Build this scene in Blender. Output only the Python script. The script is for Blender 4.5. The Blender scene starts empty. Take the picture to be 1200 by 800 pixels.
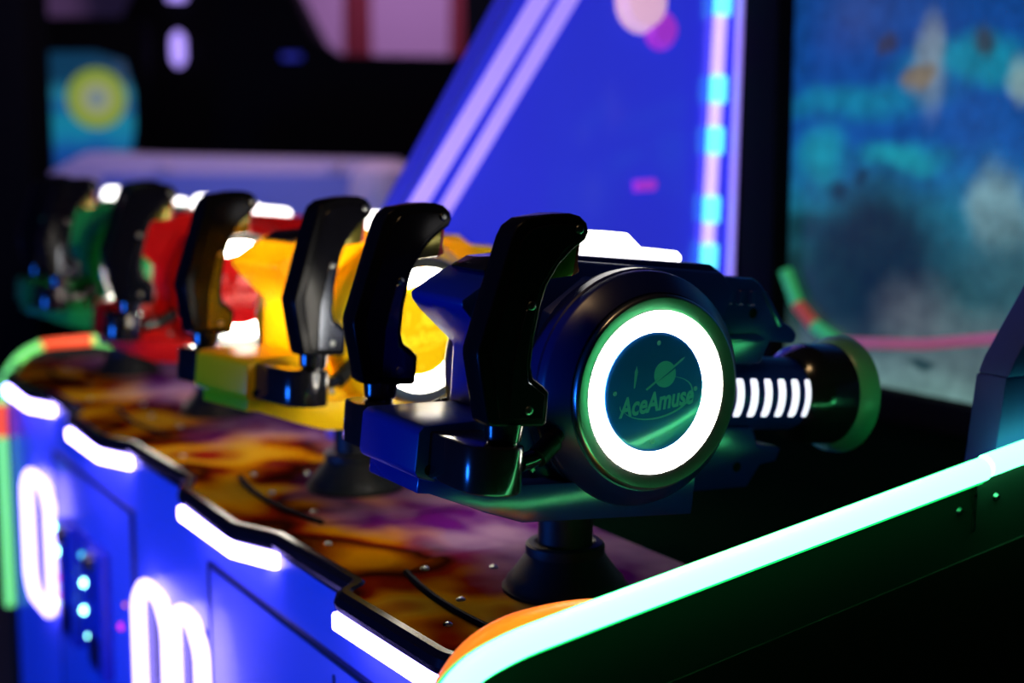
import bpy, bmesh, math, random
from mathutils import Matrix, Vector
random.seed(7)
D = bpy.data
SC = bpy.context.scene
COL = SC.collection
PI = math.pi

# ------------------------------------------------------------------ camera
cam_d = D.cameras.new('camera')
cam = D.objects.new('camera', cam_d)
COL.objects.link(cam)
cam_d.sensor_width = 36.0
cam_d.lens = 50.01
cam_d.clip_start = 0.05
cam.location = (0.0, 0.0, 1.419)
cam.rotation_euler = (math.radians(90 - 7.856), 0, math.radians(-30.7))
cam_d.dof.use_dof = True
cam_d.dof.focus_distance = 1.50
cam_d.dof.aperture_fstop = 2.0
SC.camera = cam

# ------------------------------------------------------------------ world, exposure
w = D.worlds.new('dark_hall')
SC.world = w
w.use_nodes = True
w.node_tree.nodes['Background'].inputs[0].default_value = (0.05, 0.09, 0.25, 1)
w.node_tree.nodes['Background'].inputs[1].default_value = 0.004
vs = SC.view_settings
vs.view_transform = 'Standard'
vs.look = 'None'
vs.exposure = 0.0
vs.gamma = 1.0
vs.use_curve_mapping = False

# added fill lights, all unseen: the blue one low in front, the rest overhead
def area(name, loc, target, size, col, power, spread=180):
    l = D.lights.new(name, 'AREA')
    l.shape = 'DISK'
    l.size = size
    l.color = col
    l.energy = power
    l.spread = math.radians(spread)
    o = D.objects.new(name, l)
    COL.objects.link(o)
    o.location = loc
    d = Vector(target) - Vector(loc)
    o.rotation_euler = d.to_track_quat('-Z', 'Y').to_euler()
    return o
area('fill_light_blue', (-1.9, 2.4, 0.72), (0.68, 2.2, 0.75), 0.6, (0.01, 0.15, 1.0), 62)  # added to brighten the front panel and the gun rears
area('fill_light_warm', (0.25, 1.1, 2.85), (0.85, 1.9, 0.9), 0.35, (1.0, 0.62, 0.28), 6.5)
area('fill_light_violet', (3.4, 6.9, 2.8), (4.0, 8.3, 1.9), 0.4, (0.75, 0.45, 0.9), 24)
area('fill_light_far', (1.6, 4.2, 2.8), (1.8, 5.2, 1.3), 0.4, (0.75, 0.58, 1.0), 16)

# ------------------------------------------------------------------ materials
def mat(name, col, rough=0.35, metal=0.0, emit=None, strength=0.0, coat=0.0, spec=0.5, var=0.12, scale=60.0, bump=0.0):
    m = D.materials.new(name)
    m.use_nodes = True
    nt = m.node_tree
    b = nt.nodes['Principled BSDF']
    b.inputs['Base Color'].default_value = (*col, 1)
    b.inputs['Metallic'].default_value = metal
    b.inputs['Coat Weight'].default_value = coat
    b.inputs['Coat Roughness'].default_value = 0.06
    b.inputs['Specular IOR Level'].default_value = spec
    tc = nt.nodes.new('ShaderNodeTexCoord')
    n = nt.nodes.new('ShaderNodeTexNoise')
    n.inputs['Scale'].default_value = scale
    n.inputs['Detail'].default_value = 4
    nt.links.new(tc.outputs['Object'], n.inputs['Vector'])
    mr = nt.nodes.new('ShaderNodeMapRange')
    mr.inputs['To Min'].default_value = max(0.02, rough * (1 - var))
    mr.inputs['To Max'].default_value = min(1.0, rough * (1 + var))
    nt.links.new(n.outputs['Fac'], mr.inputs['Value'])
    nt.links.new(mr.outputs[0], b.inputs['Roughness'])
    if bump > 0:
        bp = nt.nodes.new('ShaderNodeBump')
        bp.inputs['Strength'].default_value = bump
        bp.inputs['Distance'].default_value = 0.001
        nt.links.new(n.outputs['Fac'], bp.inputs['Height'])
        nt.links.new(bp.outputs[0], b.inputs['Normal'])
    if emit:
        b.inputs['Emission Color'].default_value = (*emit, 1)
        b.inputs['Emission Strength'].default_value = strength
    return m

M = {}
M['black'] = mat('black_gloss_plastic', (0.008, 0.008, 0.010), 0.18, coat=0.3)
M['rimblack'] = mat('black_rim_plastic', (0.006, 0.006, 0.012), 0.2, spec=0.03)
M['grip'] = mat('black_grip_plastic', (0.004, 0.004, 0.005), 0.22, bump=0.03, scale=900, spec=0.06)
M['gloss'] = mat('polished_black_grip', (0.004, 0.004, 0.006), 0.14, coat=0.0, spec=0.07)
M['plate'] = mat('polished_dark_plate', (0.05, 0.055, 0.07), 0.12, metal=0.9, var=0.05)
M['rubber'] = mat('black_rubber', (0.007, 0.008, 0.008), 0.5, spec=0.2)
M['matte'] = mat('matte_black_panel', (0.004, 0.004, 0.005), 0.85, spec=0.06)
M['darkmetal'] = mat('dark_side_panel', (0.014, 0.014, 0.014), 0.5, spec=0.2)
M['brown'] = mat('dark_brown_laminate', (0.020, 0.010, 0.006), 0.5)
M['chrome'] = mat('brushed_chrome', (0.32, 0.34, 0.33), 0.30, metal=1.0, var=0.03)
M['screw'] = mat('screw_metal', (0.22, 0.23, 0.22), 0.28, metal=1.0)
M['panel'] = mat('blue_front_panel', (0.17, 0.20, 0.88), 0.38, coat=0.1)
M['door'] = mat('blue_door_panel', (0.17, 0.20, 0.88), 0.36, coat=0.1)
M['coin'] = mat('blue_coin_box', (0.05, 0.07, 0.55), 0.3)
M['slot'] = mat('navy_slot', (0.004, 0.006, 0.05), 0.4)
M['green_neon'] = mat('green_neon', (0.5, 0.9, 0.6), 0.4, emit=(0.08, 1.0, 0.32), strength=9.5)
M['green_soft'] = mat('green_neon_halo', (0.1, 0.6, 0.2), 0.4, emit=(0.01, 0.9, 0.16), strength=1.3)
M['orange_neon'] = mat('orange_neon', (0.9, 0.35, 0.05), 0.4, emit=(1.0, 0.20, 0.008), strength=1.0)
M['red_neon'] = mat('red_neon', (0.9, 0.1, 0.03), 0.4, emit=(1.0, 0.09, 0.02), strength=1.1)
M['lime_neon'] = mat('lime_neon', (0.4, 0.9, 0.3), 0.4, emit=(0.18, 0.9, 0.14), strength=1.0)
M['pink_neon'] = mat('pink_neon', (0.9, 0.2, 0.3), 0.4, emit=(0.9, 0.10, 0.22), strength=0.5)
M['violet_strip'] = mat('violet_white_strip', (0.8, 0.8, 1.0), 0.4, emit=(0.34, 0.26, 1.0), strength=20.0)
M['violet_loop'] = mat('violet_white_loop', (0.8, 0.8, 1.0), 0.4, emit=(0.34, 0.26, 1.0), strength=7.0)
M['violet_line'] = mat('violet_line', (0.7, 0.6, 1.0), 0.4, emit=(0.32, 0.22, 1.0), strength=0.9)
M['violet_column'] = mat('violet_column', (0.7, 0.6, 1.0), 0.4, emit=(0.36, 0.25, 1.0), strength=2.2)
M['violet_lamp'] = mat('violet_lamp', (0.7, 0.6, 1.0), 0.4, emit=(0.42, 0.30, 1.0), strength=1.3)
M['cyan_led'] = mat('cyan_led', (0.3, 0.9, 0.9), 0.4, emit=(0.12, 0.85, 0.95), strength=1.6)
M['white_led'] = mat('white_cyan_led', (0.8, 1, 1), 0.4, emit=(0.30, 1.0, 0.85), strength=12.0)
M['magenta_led'] = mat('magenta_led', (0.9, 0.1, 0.5), 0.4, emit=(0.75, 0.02, 0.38), strength=1.6)
M['magenta_soft'] = mat('soft_magenta_reflection', (0.6, 0.1, 0.7), 0.4, emit=(0.42, 0.03, 0.75), strength=0.6)
M['lime_dim'] = mat('dim_green_reflection', (0.1, 0.6, 0.2), 0.4, emit=(0.04, 0.55, 0.12), strength=0.38)
M['red_dim'] = mat('dim_red_reflection', (0.6, 0.1, 0.05), 0.4, emit=(0.5, 0.08, 0.04), strength=0.38)
M['pink_dim'] = mat('dim_pink_reflection', (0.6, 0.2, 0.3), 0.4, emit=(0.5, 0.13, 0.20), strength=0.38)
M['blush_reflection'] = mat('pale_pink_reflection', (1, 0.8, 0.8), 0.4, emit=(1.0, 0.55, 0.85), strength=0.6)
M['white_glow'] = mat('white_glow', (1, 1, 1), 0.4, emit=(1.0, 0.92, 0.78), strength=42.0)
M['sight_glow'] = mat('sight_glow', (1, 1, 1), 0.4, emit=(1.0, 0.96, 0.92), strength=4.0)
M['slot_glow'] = mat('slot_glow', (1, 1, 1), 0.4, emit=(0.85, 0.82, 1.0), strength=1.3)

def gun_mats(key, col, trig):
    return dict(body=mat(key + '_gun_plastic', col, 0.27, coat=0.35),
                trigger=trig)
M['trigger_yellow'] = mat('olive_trigger_metal', (0.16, 0.14, 0.02), 0.25, metal=0.6)
M['trigger_red'] = mat('red_trigger_edge', (0.5, 0.02, 0.03), 0.3)

# ------------------------------------------------------------------ mesh helpers
def link(name, bm, material, parent=None, smooth=35, mtx=None):
    if mtx is not None:
        bm.transform(mtx)
    bmesh.ops.recalc_face_normals(bm, faces=bm.faces[:])
    me = D.meshes.new(name)
    bm.to_mesh(me)
    bm.free()
    for p in me.polygons:
        p.use_smooth = True
    me.set_sharp_from_angle(angle=math.radians(smooth))
    ms = material if isinstance(material, (list, tuple)) else [material]
    for mm in ms:
        me.materials.append(mm)
    o = D.objects.new(name, me)
    COL.objects.link(o)
    if parent is not None:
        o.parent = parent
    return o

def tag(o, label, cat=None, group=None, kind=None):
    if label: o['label'] = label
    if cat: o['category'] = cat
    if group: o['group'] = group
    if kind: o['kind'] = kind
    return o

def thing(name, loc, rz=0.0, label=None, cat=None, group=None):
    o = D.objects.new(name, None)
    COL.objects.link(o)
    o.empty_display_size = 0.05
    o.location = loc
    o.rotation_euler = (0, 0, rz)
    tag(o, label, cat, group)
    return o

def bevel(bm, off, seg=2, ang=25):
    if off <= 0: return bm
    bm.normal_update()
    es = [e for e in bm.edges if len(e.link_faces) == 2 and e.calc_face_angle(0) > math.radians(ang)]
    bmesh.ops.bevel(bm, geom=es, offset=off, segments=seg, profile=0.5, affect='EDGES', clamp_overlap=True)
    return bm

def prism(pts, a0, a1, axis='y', off=0.0, seg=2):
    """extrude a 2-D outline: axis y -> pts are (x,z); axis z -> pts are (x,y); axis x -> pts are (y,z)"""
    bm = bmesh.new()
    def P(p, a):
        if axis == 'y': return (p[0], a, p[1])
        if axis == 'z': return (p[0], p[1], a)
        return (a, p[0], p[1])
    lo = [bm.verts.new(P(p, a0)) for p in pts]
    hi = [bm.verts.new(P(p, a1)) for p in pts]
    n = len(pts)
    bm.faces.new(lo)
    bm.faces.new(hi[::-1])
    for i in range(n):
        j = (i + 1) % n
        bm.faces.new((lo[i], hi[i], hi[j], lo[j]))
    bmesh.ops.recalc_face_normals(bm, faces=bm.faces[:])
    return bevel(bm, off, seg)

def box(x0, x1, y0, y1, z0, z1, off=0.0, seg=2):
    return prism([(x0, y0), (x1, y0), (x1, y1), (x0, y1)], z0, z1, 'z', off, seg)

def lathe(prof, n=48, mtx=None, closed=False):
    """prof: list of (r, z)"""
    bm = bmesh.new()
    rings = []
    for r, z in prof:
        if r < 1e-6:
            rings.append([bm.verts.new((0, 0, z))])
        else:
            rings.append([bm.verts.new((r * math.cos(2 * PI * i / n), r * math.sin(2 * PI * i / n), z)) for i in range(n)])
    pairs = list(zip(rings[:-1], rings[1:]))
    if closed: pairs.append((rings[-1], rings[0]))
    for a, b in pairs:
        for i in range(n):
            j = (i + 1) % n
            if len(a) == 1 and len(b) == 1: continue
            if len(a) == 1: bm.faces.new((a[0], b[i], b[j]))
            elif len(b) == 1: bm.faces.new((a[i], b[0], a[j]))
            else: bm.faces.new((a[i], b[i], b[j], a[j]))
    if mtx is not None: bm.transform(mtx)
    return bm

def tube(path, r, n=12, closed=False, flat=None):
    """sweep a circle (or an ellipse r x flat) along a polyline of points"""
    bm = bmesh.new()
    pts = [Vector(p) for p in path]
    rings = []
    N = len(pts)
    up = Vector((0, 1, 0))
    d0 = (pts[1] - pts[0]).normalized()
    if abs(d0.dot(up)) > 0.9: up = Vector((1, 0, 0))
    for i, p in enumerate(pts):
        if closed:
            d = (pts[(i + 1) % N] - pts[i - 1]).normalized()
        else:
            d = (pts[min(i + 1, N - 1)] - pts[max(i - 1, 0)]).normalized()
        a = (up - d * up.dot(d)).normalized()
        b = d.cross(a)
        up = a
        f = flat if flat else r
        rr = r[i] if isinstance(r, (list, tuple)) else r
        ff = rr if not flat else f
        rings.append([bm.verts.new(p + a * rr * math.cos(2 * PI * k / n) + b * ff * math.sin(2 * PI * k / n)) for k in range(n)])
    rng = range(N) if closed else range(N - 1)
    for i in rng:
        a, b = rings[i], rings[(i + 1) % N]
        for k in range(n):
            bm.faces.new((a[k], a[(k + 1) % n], b[(k + 1) % n], b[k]))
    if not closed:
        bm.faces.new(rings[0][::-1])
        bm.faces.new(rings[-1])
    return bm

def smooth_path(ctrl, rad=0.03, seg=6):
    """polyline with rounded corners"""
    pts = [Vector(c) for c in ctrl]
    out = [pts[0]]
    for i in range(1, len(pts) - 1):
        p = pts[i]
        a = (pts[i - 1] - p); b = (pts[i + 1] - p)
        r = min(rad, a.length * 0.49, b.length * 0.49)
        A = p + a.normalized() * r; B = p + b.normalized() * r
        for k in range(seg + 1):
            t = k / seg
            out.append(A * (1 - t) ** 2 + p * 2 * t * (1 - t) + B * t * t)
    out.append(pts[-1])
    return out

def merge(*bms):
    out = bmesh.new()
    for b in bms:
        me = D.meshes.new('tmp'); b.to_mesh(me); b.free()
        out.from_mesh(me); D.meshes.remove(me)
    return out

# ------------------------------------------------------------------ the hall
def struct(name, bm, m):
    o = link(name, bm, m)
    o['kind'] = 'structure'
    return o
M['floor'] = mat('dark_carpet', (0.012, 0.010, 0.016), 0.85, bump=0.3, scale=200)
M['wall'] = mat('mauve_wall_paint', (0.42, 0.30, 0.42), 0.8, bump=0.1)
M['ceil'] = mat('black_ceiling', (0.01, 0.01, 0.012), 0.8)
struct('floor', box(-3.5, 7.5, -2.5, 10.5, -0.1, 0.0), M['floor'])
struct('ceiling', box(-3.5, 7.5, -2.5, 10.5, 3.0, 3.1), M['ceil'])
struct('wall_back', box(-3.5, 7.5, 10.4, 10.5, 0.0, 3.0), M['wall'])
struct('wall_right', box(7.4, 7.5, -2.5, 10.4, 0.0, 3.0), M['ceil'])
struct('wall_left', box(-3.5, -3.4, -2.5, 10.4, 0.0, 3.0), M['ceil'])

# ------------------------------------------------------------------ console (deck, front, side panels)
ZD = 0.90
GUNS = [(0.880, 1.360, 0.0), (0.878, 1.945, 11.0), (0.905, 2.640, -13.0), (0.890, 3.220, -4.0)]
YC = [g[1] for g in GUNS]
def front_edge(dx=0.0, y0=1.16, y1=3.52):
    """toothed front outline of the deck, from the near side panel to the far one"""
    pts = [(0.700, y0), (0.654, 1.245)]
    for i, yc in enumerate(YC):
        if i > 0:
            pts += [(0.676, yc - 0.185), (0.643, yc - 0.105)]
        pts += [(0.647, yc + 0.128), (0.680, yc + 0.150 if i == 0 else yc + 0.20)]
    pts[-1] = (0.69, y1 - 0.06)
    pts += [(0.70, y1)]
    return [(x + dx, y) for x, y in pts]

console = thing('shooting_console', (0.9, 2.3, 0.0), 0.0,
                'long shooting game console with toothed printed deck and violet light strips', 'game console')
def cpart(name, bm, m, parent=None, label=None, smooth=35):
    """console part given in world coordinates"""
    par = parent if parent is not None else console
    o = link(name, bm, m, par, smooth, Matrix.Translation((-0.9, -2.3, 0.0)))
    if label: o['label'] = label
    return o

# printed deck
def deck_material():
    m = D.materials.new('printed_deck')
    m.use_nodes = True
    nt = m.node_tree; L = nt.links
    b = nt.nodes['Principled BSDF']
    tc = nt.nodes.new('ShaderNodeTexCoord')
    mp = nt.nodes.new('ShaderNodeMapping')
    mp.inputs['Scale'].default_value = (1.0, 0.75, 1.0)
    mp.inputs['Rotation'].default_value = (0, 0, 0.5)
    L.new(tc.outputs['Object'], mp.inputs['Vector'])
    n1 = nt.nodes.new('ShaderNodeTexNoise')
    n1.inputs['Scale'].default_value = 6.5; n1.inputs['Detail'].default_value = 1.5; n1.inputs['Distortion'].default_value = 0.15
    L.new(mp.outputs[0], n1.inputs['Vector'])
    r1 = nt.nodes.new('ShaderNodeValToRGB')
    cr = r1.color_ramp
    stops = [(0.30, (0.62, 0.24, 0.002)), (0.40, (0.24, 0.045, 0.002)), (0.46, (0.03, 0.004, 0.002)), (0.51, (0.30, 0.018, 0.004)),
             (0.57, (0.75, 0.30, 0.002)), (0.63, (0.80, 0.42, 0.02)), (0.72, (0.34, 0.012, 0.008))]
    cr.elements[0].position = stops[0][0]; cr.elements[0].color = (*stops[0][1], 1)
    cr.elements[1].position = stops[-1][0]; cr.elements[1].color = (*stops[-1][1], 1)
    for p, c in stops[1:-1]:
        e = cr.elements.new(p); e.color = (*c, 1)
    L.new(n1.outputs['Fac'], r1.inputs['Fac'])
    # violet printed blotches towards the screen side of the deck
    n2 = nt.nodes.new('ShaderNodeTexNoise')
    n2.inputs['Scale'].default_value = 3.1; n2.inputs['Detail'].default_value = 4
    mp2 = nt.nodes.new('ShaderNodeMapping'); mp2.inputs['Location'].default_value = (3.3, 1.7, 0)
    L.new(tc.outputs['Object'], mp2.inputs['Vector']); L.new(mp2.outputs[0], n2.inputs['Vector'])
    sx = nt.nodes.new('ShaderNodeSeparateXYZ'); L.new(tc.outputs['Object'], sx.inputs[0])
    ad = nt.nodes.new('ShaderNodeMath'); ad.operation = 'MULTIPLY_ADD'
    L.new(sx.outputs['X'], ad.inputs[0]); ad.inputs[1].default_value = 1.5
    L.new(n2.outputs['Fac'], ad.inputs[2])
    mr = nt.nodes.new('ShaderNodeMapRange'); mr.inputs['From Min'].default_value = 0.38; mr.inputs['From Max'].default_value = 0.56
    L.new(ad.outputs[0], mr.inputs['Value'])
    mx = nt.nodes.new('ShaderNodeMix'); mx.data_type = 'RGBA'
    L.new(mr.outputs[0], mx.inputs['Factor']); L.new(r1.outputs[0], mx.inputs['A'])
    n3 = nt.nodes.new('ShaderNodeTexNoise'); n3.inputs['Scale'].default_value = 9; L.new(mp.outputs[0], n3.inputs['Vector'])
    r3 = nt.nodes.new('ShaderNodeValToRGB')
    r3.color_ramp.elements[0].position = 0.4; r3.color_ramp.elements[0].color = (0.13, 0.008, 0.20, 1)
    r3.color_ramp.elements[1].position = 0.62; r3.color_ramp.elements[1].color = (0.42, 0.24, 0.40, 1)
    L.new(n3.outputs['Fac'], r3.inputs['Fac'])
    L.new(r3.outputs[0], mx.inputs['B'])
    dk = nt.nodes.new('ShaderNodeMix'); dk.data_type = 'RGBA'; dk.blend_type = 'MULTIPLY'; dk.inputs['Factor'].default_value = 1.0
    dk.inputs['B'].default_value = (0.52, 0.52, 0.56, 1)
    L.new(mx.outputs['Result'], dk.inputs['A'])
    L.new(dk.outputs['Result'], b.inputs['Base Color'])
    b.inputs['Specular IOR Level'].default_value = 0.0
    # worn scratches in the gloss
    n4 = nt.nodes.new('ShaderNodeTexNoise'); n4.inputs['Scale'].default_value = 40; n4.inputs['Detail'].default_value = 6
    L.new(tc.outputs['Object'], n4.inputs['Vector'])
    r4 = nt.nodes.new('ShaderNodeMapRange'); r4.inputs['To Min'].default_value = 0.35; r4.inputs['To Max'].default_value = 0.6
    L.new(n4.outputs['Fac'], r4.inputs['Value']); L.new(r4.outputs[0], b.inputs['Roughness'])
    return m
M['deck'] = deck_material()
edge = front_edge()
deck_outline = [(x + 0.010, y) for x, y in edge] + [(1.066, 3.52), (1.066, 1.16)]
cpart('deck', prism(deck_outline, 0.874, ZD, 'z', 0.0), M['deck'], label='printed deck with blotchy orange, yellow and violet picture')
# black moulded rim along the toothed edge
rim_path = [(x + 0.006, y, 0.889) for x, y in edge]
cpart('deck_rim', tube(smooth_path(rim_path, 0.012, 3), 0.0145, 10), M['rimblack'], label='black moulded rim along the toothed edge')
# raised station plates, each with a gently bowed front
for i, yc in enumerate(YC):
    pl = []
    for k in range(13):
        dy = -0.165 + 0.32 * k / 12
        pl.append((0.735 + 0.75 * dy * dy, yc + dy))
    pl += [(0.80, yc + 0.19), (1.055, yc + 0.19), (1.055, yc - 0.185), (0.80, yc - 0.185)]
    p = cpart('station_plate', prism(pl, ZD, ZD + 0.0035, 'z', 0.001, 1), M['deck'])
    band = [(0.7315 + 0.75 * dy * dy, yc + dy, ZD + 0.0015) for dy in [-0.165 + 0.32 * k / 12 for k in range(13)]]
    cpart('plate_groove', tube(band, 0.0046, 6), M['matte'], p)
    for dx, dy in ((-0.128, 0.022), (-0.108, 0.150), (-0.032, 0.112), (-0.115, -0.11), (0.05, 0.14), (0.13, -0.05)):
        sc_ = lathe([(0.0, 0.0035), (0.003, 0.0032), (0.0052, 0.0016), (0.0056, 0.0)], 12, Matrix.Translation((GUNS[i][0] + dx, yc + dy, ZD + 0.0034)))
        cpart('deck_screw', sc_, M['screw'], p)
for x, y in ((0.704, 1.323), (0.718, 1.682), (0.72, 2.30), (0.725, 2.92)):
    cpart('deck_screw', lathe([(0.0, 0.0035), (0.003, 0.0032), (0.0052, 0.0016), (0.0056, 0.0)], 12, Matrix.Translation((x, y, ZD))), M['screw'])

# dark rear console between the deck and the screens
M['rear'] = mat('dark_green_camouflage_print', (0.001, 0.006, 0.0035), 0.8, spec=0.0, scale=14, bump=0.2)
cpart('rear_console', prism([(1.067, 0.868), (1.067, 0.05), (1.86, 0.05), (1.86, 0.93), (1.75, 0.93), (1.62, 0.868)], 1.165, 3.515, 'y', 0.004), M['rear'])

# front panel with doors
fp = cpart('front_panel', box(0.678, 0.72, 1.165, 3.515, 0.06, 0.873), M['panel'], label='blue front panel washed by violet light')
cpart('kick_plate', box(0.72, 0.76, 1.165, 3.515, 0.0, 0.06), M['matte'])
for (y0, y1, z0, z1) in ((1.30, 2.03, 0.22, 0.785), (2.46, 3.03, 0.20, 0.77)):
    d = cpart('door', box(0.672, 0.678, y0, y1, z0, z1, 0.002), M['door'], fp)
    fr = merge(box(0.6715, 0.6785, y0 - 0.009, y0 - 0.001, z0, z1), box(0.6715, 0.6785, y1 + 0.001, y1 + 0.009, z0, z1),
               box(0.6715, 0.6785, y0 - 0.009, y1 + 0.009, z1 + 0.001, z1 + 0.008))
    cpart('door_gap', fr, M['slot'], fp)
cpart('door_seam', box(0.6705, 0.6725, 1.560, 1.565, 0.22, 0.77), M['slot'], fp)
cpart('door_plate', box(0.664, 0.6725, 1.62, 1.70, 0.45, 0.66, 0.003), M['slot'], fp)
# violet light strips under each tooth
for i, yc in enumerate(YC):
    z0, z1 = 0.853, 0.8755
    dx = -0.004
    if i == 0:
        path = [(0.700 + dx, 1.165), (0.652 + dx, 1.245), (0.645 + dx, yc + 0.137)]
    else:
        path = [(0.673 + dx, yc - 0.190), (0.641 + dx, yc - 0.105), (0.643 + dx, yc + 0.130)]
    outer = [(p[0], p[1]) for p in path]
    inner = [(p[0] + 0.02, p[1]) for p in path][::-1]
    st = cpart('light_strip', prism(outer + inner, z0, z1, 'z', 0.004, 3), M['violet_strip'], label='glowing violet-white strip')
    holder = [(x + 0.018, y) for x, y in outer] + [(0.69, path[-1][1]), (0.69, path[0][1])]
    cpart('strip_holder', prism(holder, z0 - 0.003, 0.874, 'z', 0.0), M['panel'], st)
# neon loops on the front
def loop_path(y0, y1, z0, z1, x=0.664, c=0.04):
    pts = [(x, y0, z0 + c), (x, y0, z1 - c), (x, y0 + c, z1), (x, y1 - c, z1), (x, y1, z1 - c), (x, y1, z0 + c), (x, y1 - c, z0), (x, y0 + c, z0)]
    out = []
    n = len(pts)
    P = [Vector(p) for p in pts]
    for i in range(n):
        p = P[i]; a = P[i - 1] - p; b = P[(i + 1) % n] - p
        r = min(0.02, a.length * .45, b.length * .45)
        A = p + a.normalized() * r; B = p + b.normalized() * r
        for k in range(5):
            t = k / 4
            out.append(A * (1 - t) ** 2 + p * 2 * t * (1 - t) + B * t * t)
    return out
for (y0, y1, z0, z1) in ((3.055, 3.285, 0.405, 0.690), (2.225, 2.400, 0.36, 0.672), (2.055, 2.200, 0.36, 0.684)):
    lp = cpart('light_loop', tube(loop_path(y0, y1, z0, z1), 0.0120, 10, closed=True), M['violet_loop'], fp, 'glowing violet-white loop')
    
for (y0, y1, z0, z1) in ((3.07, 3.27, 0.42, 0.675), (2.238, 2.387, 0.375, 0.66), (2.068, 2.187, 0.375, 0.672)):
    cpart('loop_recess', box(0.674, 0.6785, y0, y1, z0, z1), M['slot'], fp)
# coin boxes with small status lamps
for (yy, zz) in ((2.88, 0.60), (2.66, 0.60)):
    cb = cpart('coin_box', box(0.650, 0.673, yy - 0.055, yy + 0.055, zz - 0.19, zz + 0.06, 0.006), M['coin'], fp)
    cpart('coin_slot', box(0.6475, 0.651, yy - 0.004, yy + 0.004, zz - 0.04, zz + 0.02), M['slot'], fp)
    cpart('coin_return', box(0.6475, 0.651, yy - 0.035, yy + 0.035, zz - 0.17, zz - 0.11), M['slot'], fp)
    cpart('coin_knob', lathe([(0.0, 0.016), (0.016, 0.014), (0.020, 0.0)], 20, Matrix.Translation((0.650, yy, zz + 0.035)) @ Matrix.Rotation(-PI / 2, 4, 'Y')), M['chrome'], fp)
cpart('lamp_bar', box(0.664, 0.673, 2.965, 3.022, 0.42, 0.64, 0.003), M['coin'], fp)
cpart('lamp_bar', box(0.664, 0.673, 2.745, 2.805, 0.42, 0.66, 0.003), M['coin'], fp)
def led(x, y, z, key, r=0.006):
    cpart('status_lamp', lathe([(0.0, r), (r * .7, r * .75), (r, 0.0)], 12, Matrix.Translation((x, y, z)) @ Matrix.Rotation(-PI / 2, 4, 'Y')), M[key], fp)
for (y, z, k, r) in ((3.016, 0.617, 'white_led', 0.007), (3.002, 0.569, 'white_led', 0.008), (3.048, 0.445, 'white_led', 0.006), (3.005, 0.51, 'magenta_led', 0.007), (3.005, 0.469, 'magenta_led', 0.007), (2.775, 0.561, 'white_led', 0.008), (2.785, 0.502, 'white_led', 0.008), (2.759, 0.457, 'white_led', 0.005), (2.78, 0.616, 'cyan_led', 0.007), (2.543, 0.539, 'magenta_led', 0.007), (2.508, 0.59, 'orange_neon', 0.005)):
    led(0.664 if y > 2.7 else 0.672, y, z, k, r)
# near side panel (rises towards the screens) with neon along its top
def top_z(x): return 0.966 + (x - 0.68) * 0.150
near_prof = [(0.565, 0.05), (0.560, 0.80), (0.566, 0.88), (0.590, 0.930), (0.640, 0.955), (0.70, top_z(0.70) - 0.006), (1.28, top_z(1.28) - 0.006), (1.90, top_z(1.9) - 0.006), (1.90, 0.05)]
near = cpart('side_panel', prism(near_prof, 1.098, 1.122, 'y', 0.004), M['darkmetal'], label='black side panel edged with green neon')
low_prof = [(0.60, 0.06), (0.60, 0.78), (0.62, top_z(0.62) - 0.105), (1.88, top_z(1.88) - 0.105), (1.88, 0.06)]
cpart('lower_board', prism(low_prof, 1.0955, 1.0985, 'y', 0.0), M['brown'], near)
neon_ctrl = [(0.553, 1.088, 0.60), (0.550, 1.088, 0.80), (0.560, 1.088, 0.895), (0.592, 1.088, 0.942), (0.645, 1.088, 0.960), (0.72, 1.088, top_z(0.72)), (1.268, 1.088, top_z(1.268))]
cpart('neon_tube', tube(smooth_path(neon_ctrl, 0.04, 5), 0.0135, 14), M['green_neon'], near, 'bright green-white neon tube')
cpart('neon_tube', tube([(1.272, 1.086, top_z(1.272) + 0.003), (1.89, 1.086, top_z(1.89) + 0.003)], 0.0135, 14), M['green_neon'], near, 'bright green-white neon tube')
sl = [(x, 1.0955, z - 0.0045) for x, y, z in neon_ctrl]  # dim glowing tube added for the green halo around the neon
cpart('neon_halo', tube(smooth_path(sl, 0.04, 5), 0.0148, 12), M['green_soft'], near, 'green glowing halo strip behind the neon')
in_ctrl = [(0.578, 1.136, 0.82), (0.590, 1.136, 0.895), (0.626, 1.136, 0.941), (0.668, 1.136, 0.958), (0.735, 1.136, 0.962), (0.80, 1.136, 0.954)]
cpart('inner_light', tube(smooth_path(in_ctrl, 0.035, 5), 0.0135, 12), M['orange_neon'], near, 'orange light along the inner corner')
cpart('panel_seam', box(1.2655, 1.2685, 1.0940, 1.0985, 0.98, 1.035), M['screw'], near)
for x in (1.245, 1.305):
    cpart('panel_bolt', lathe([(0, .004), (.003, .0035), (.005, 0)], 12, Matrix.Translation((x, 1.098, top_z(x) - 0.045)) @ Matrix.Rotation(PI / 2, 4, 'X')), M['screw'], near)

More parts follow.
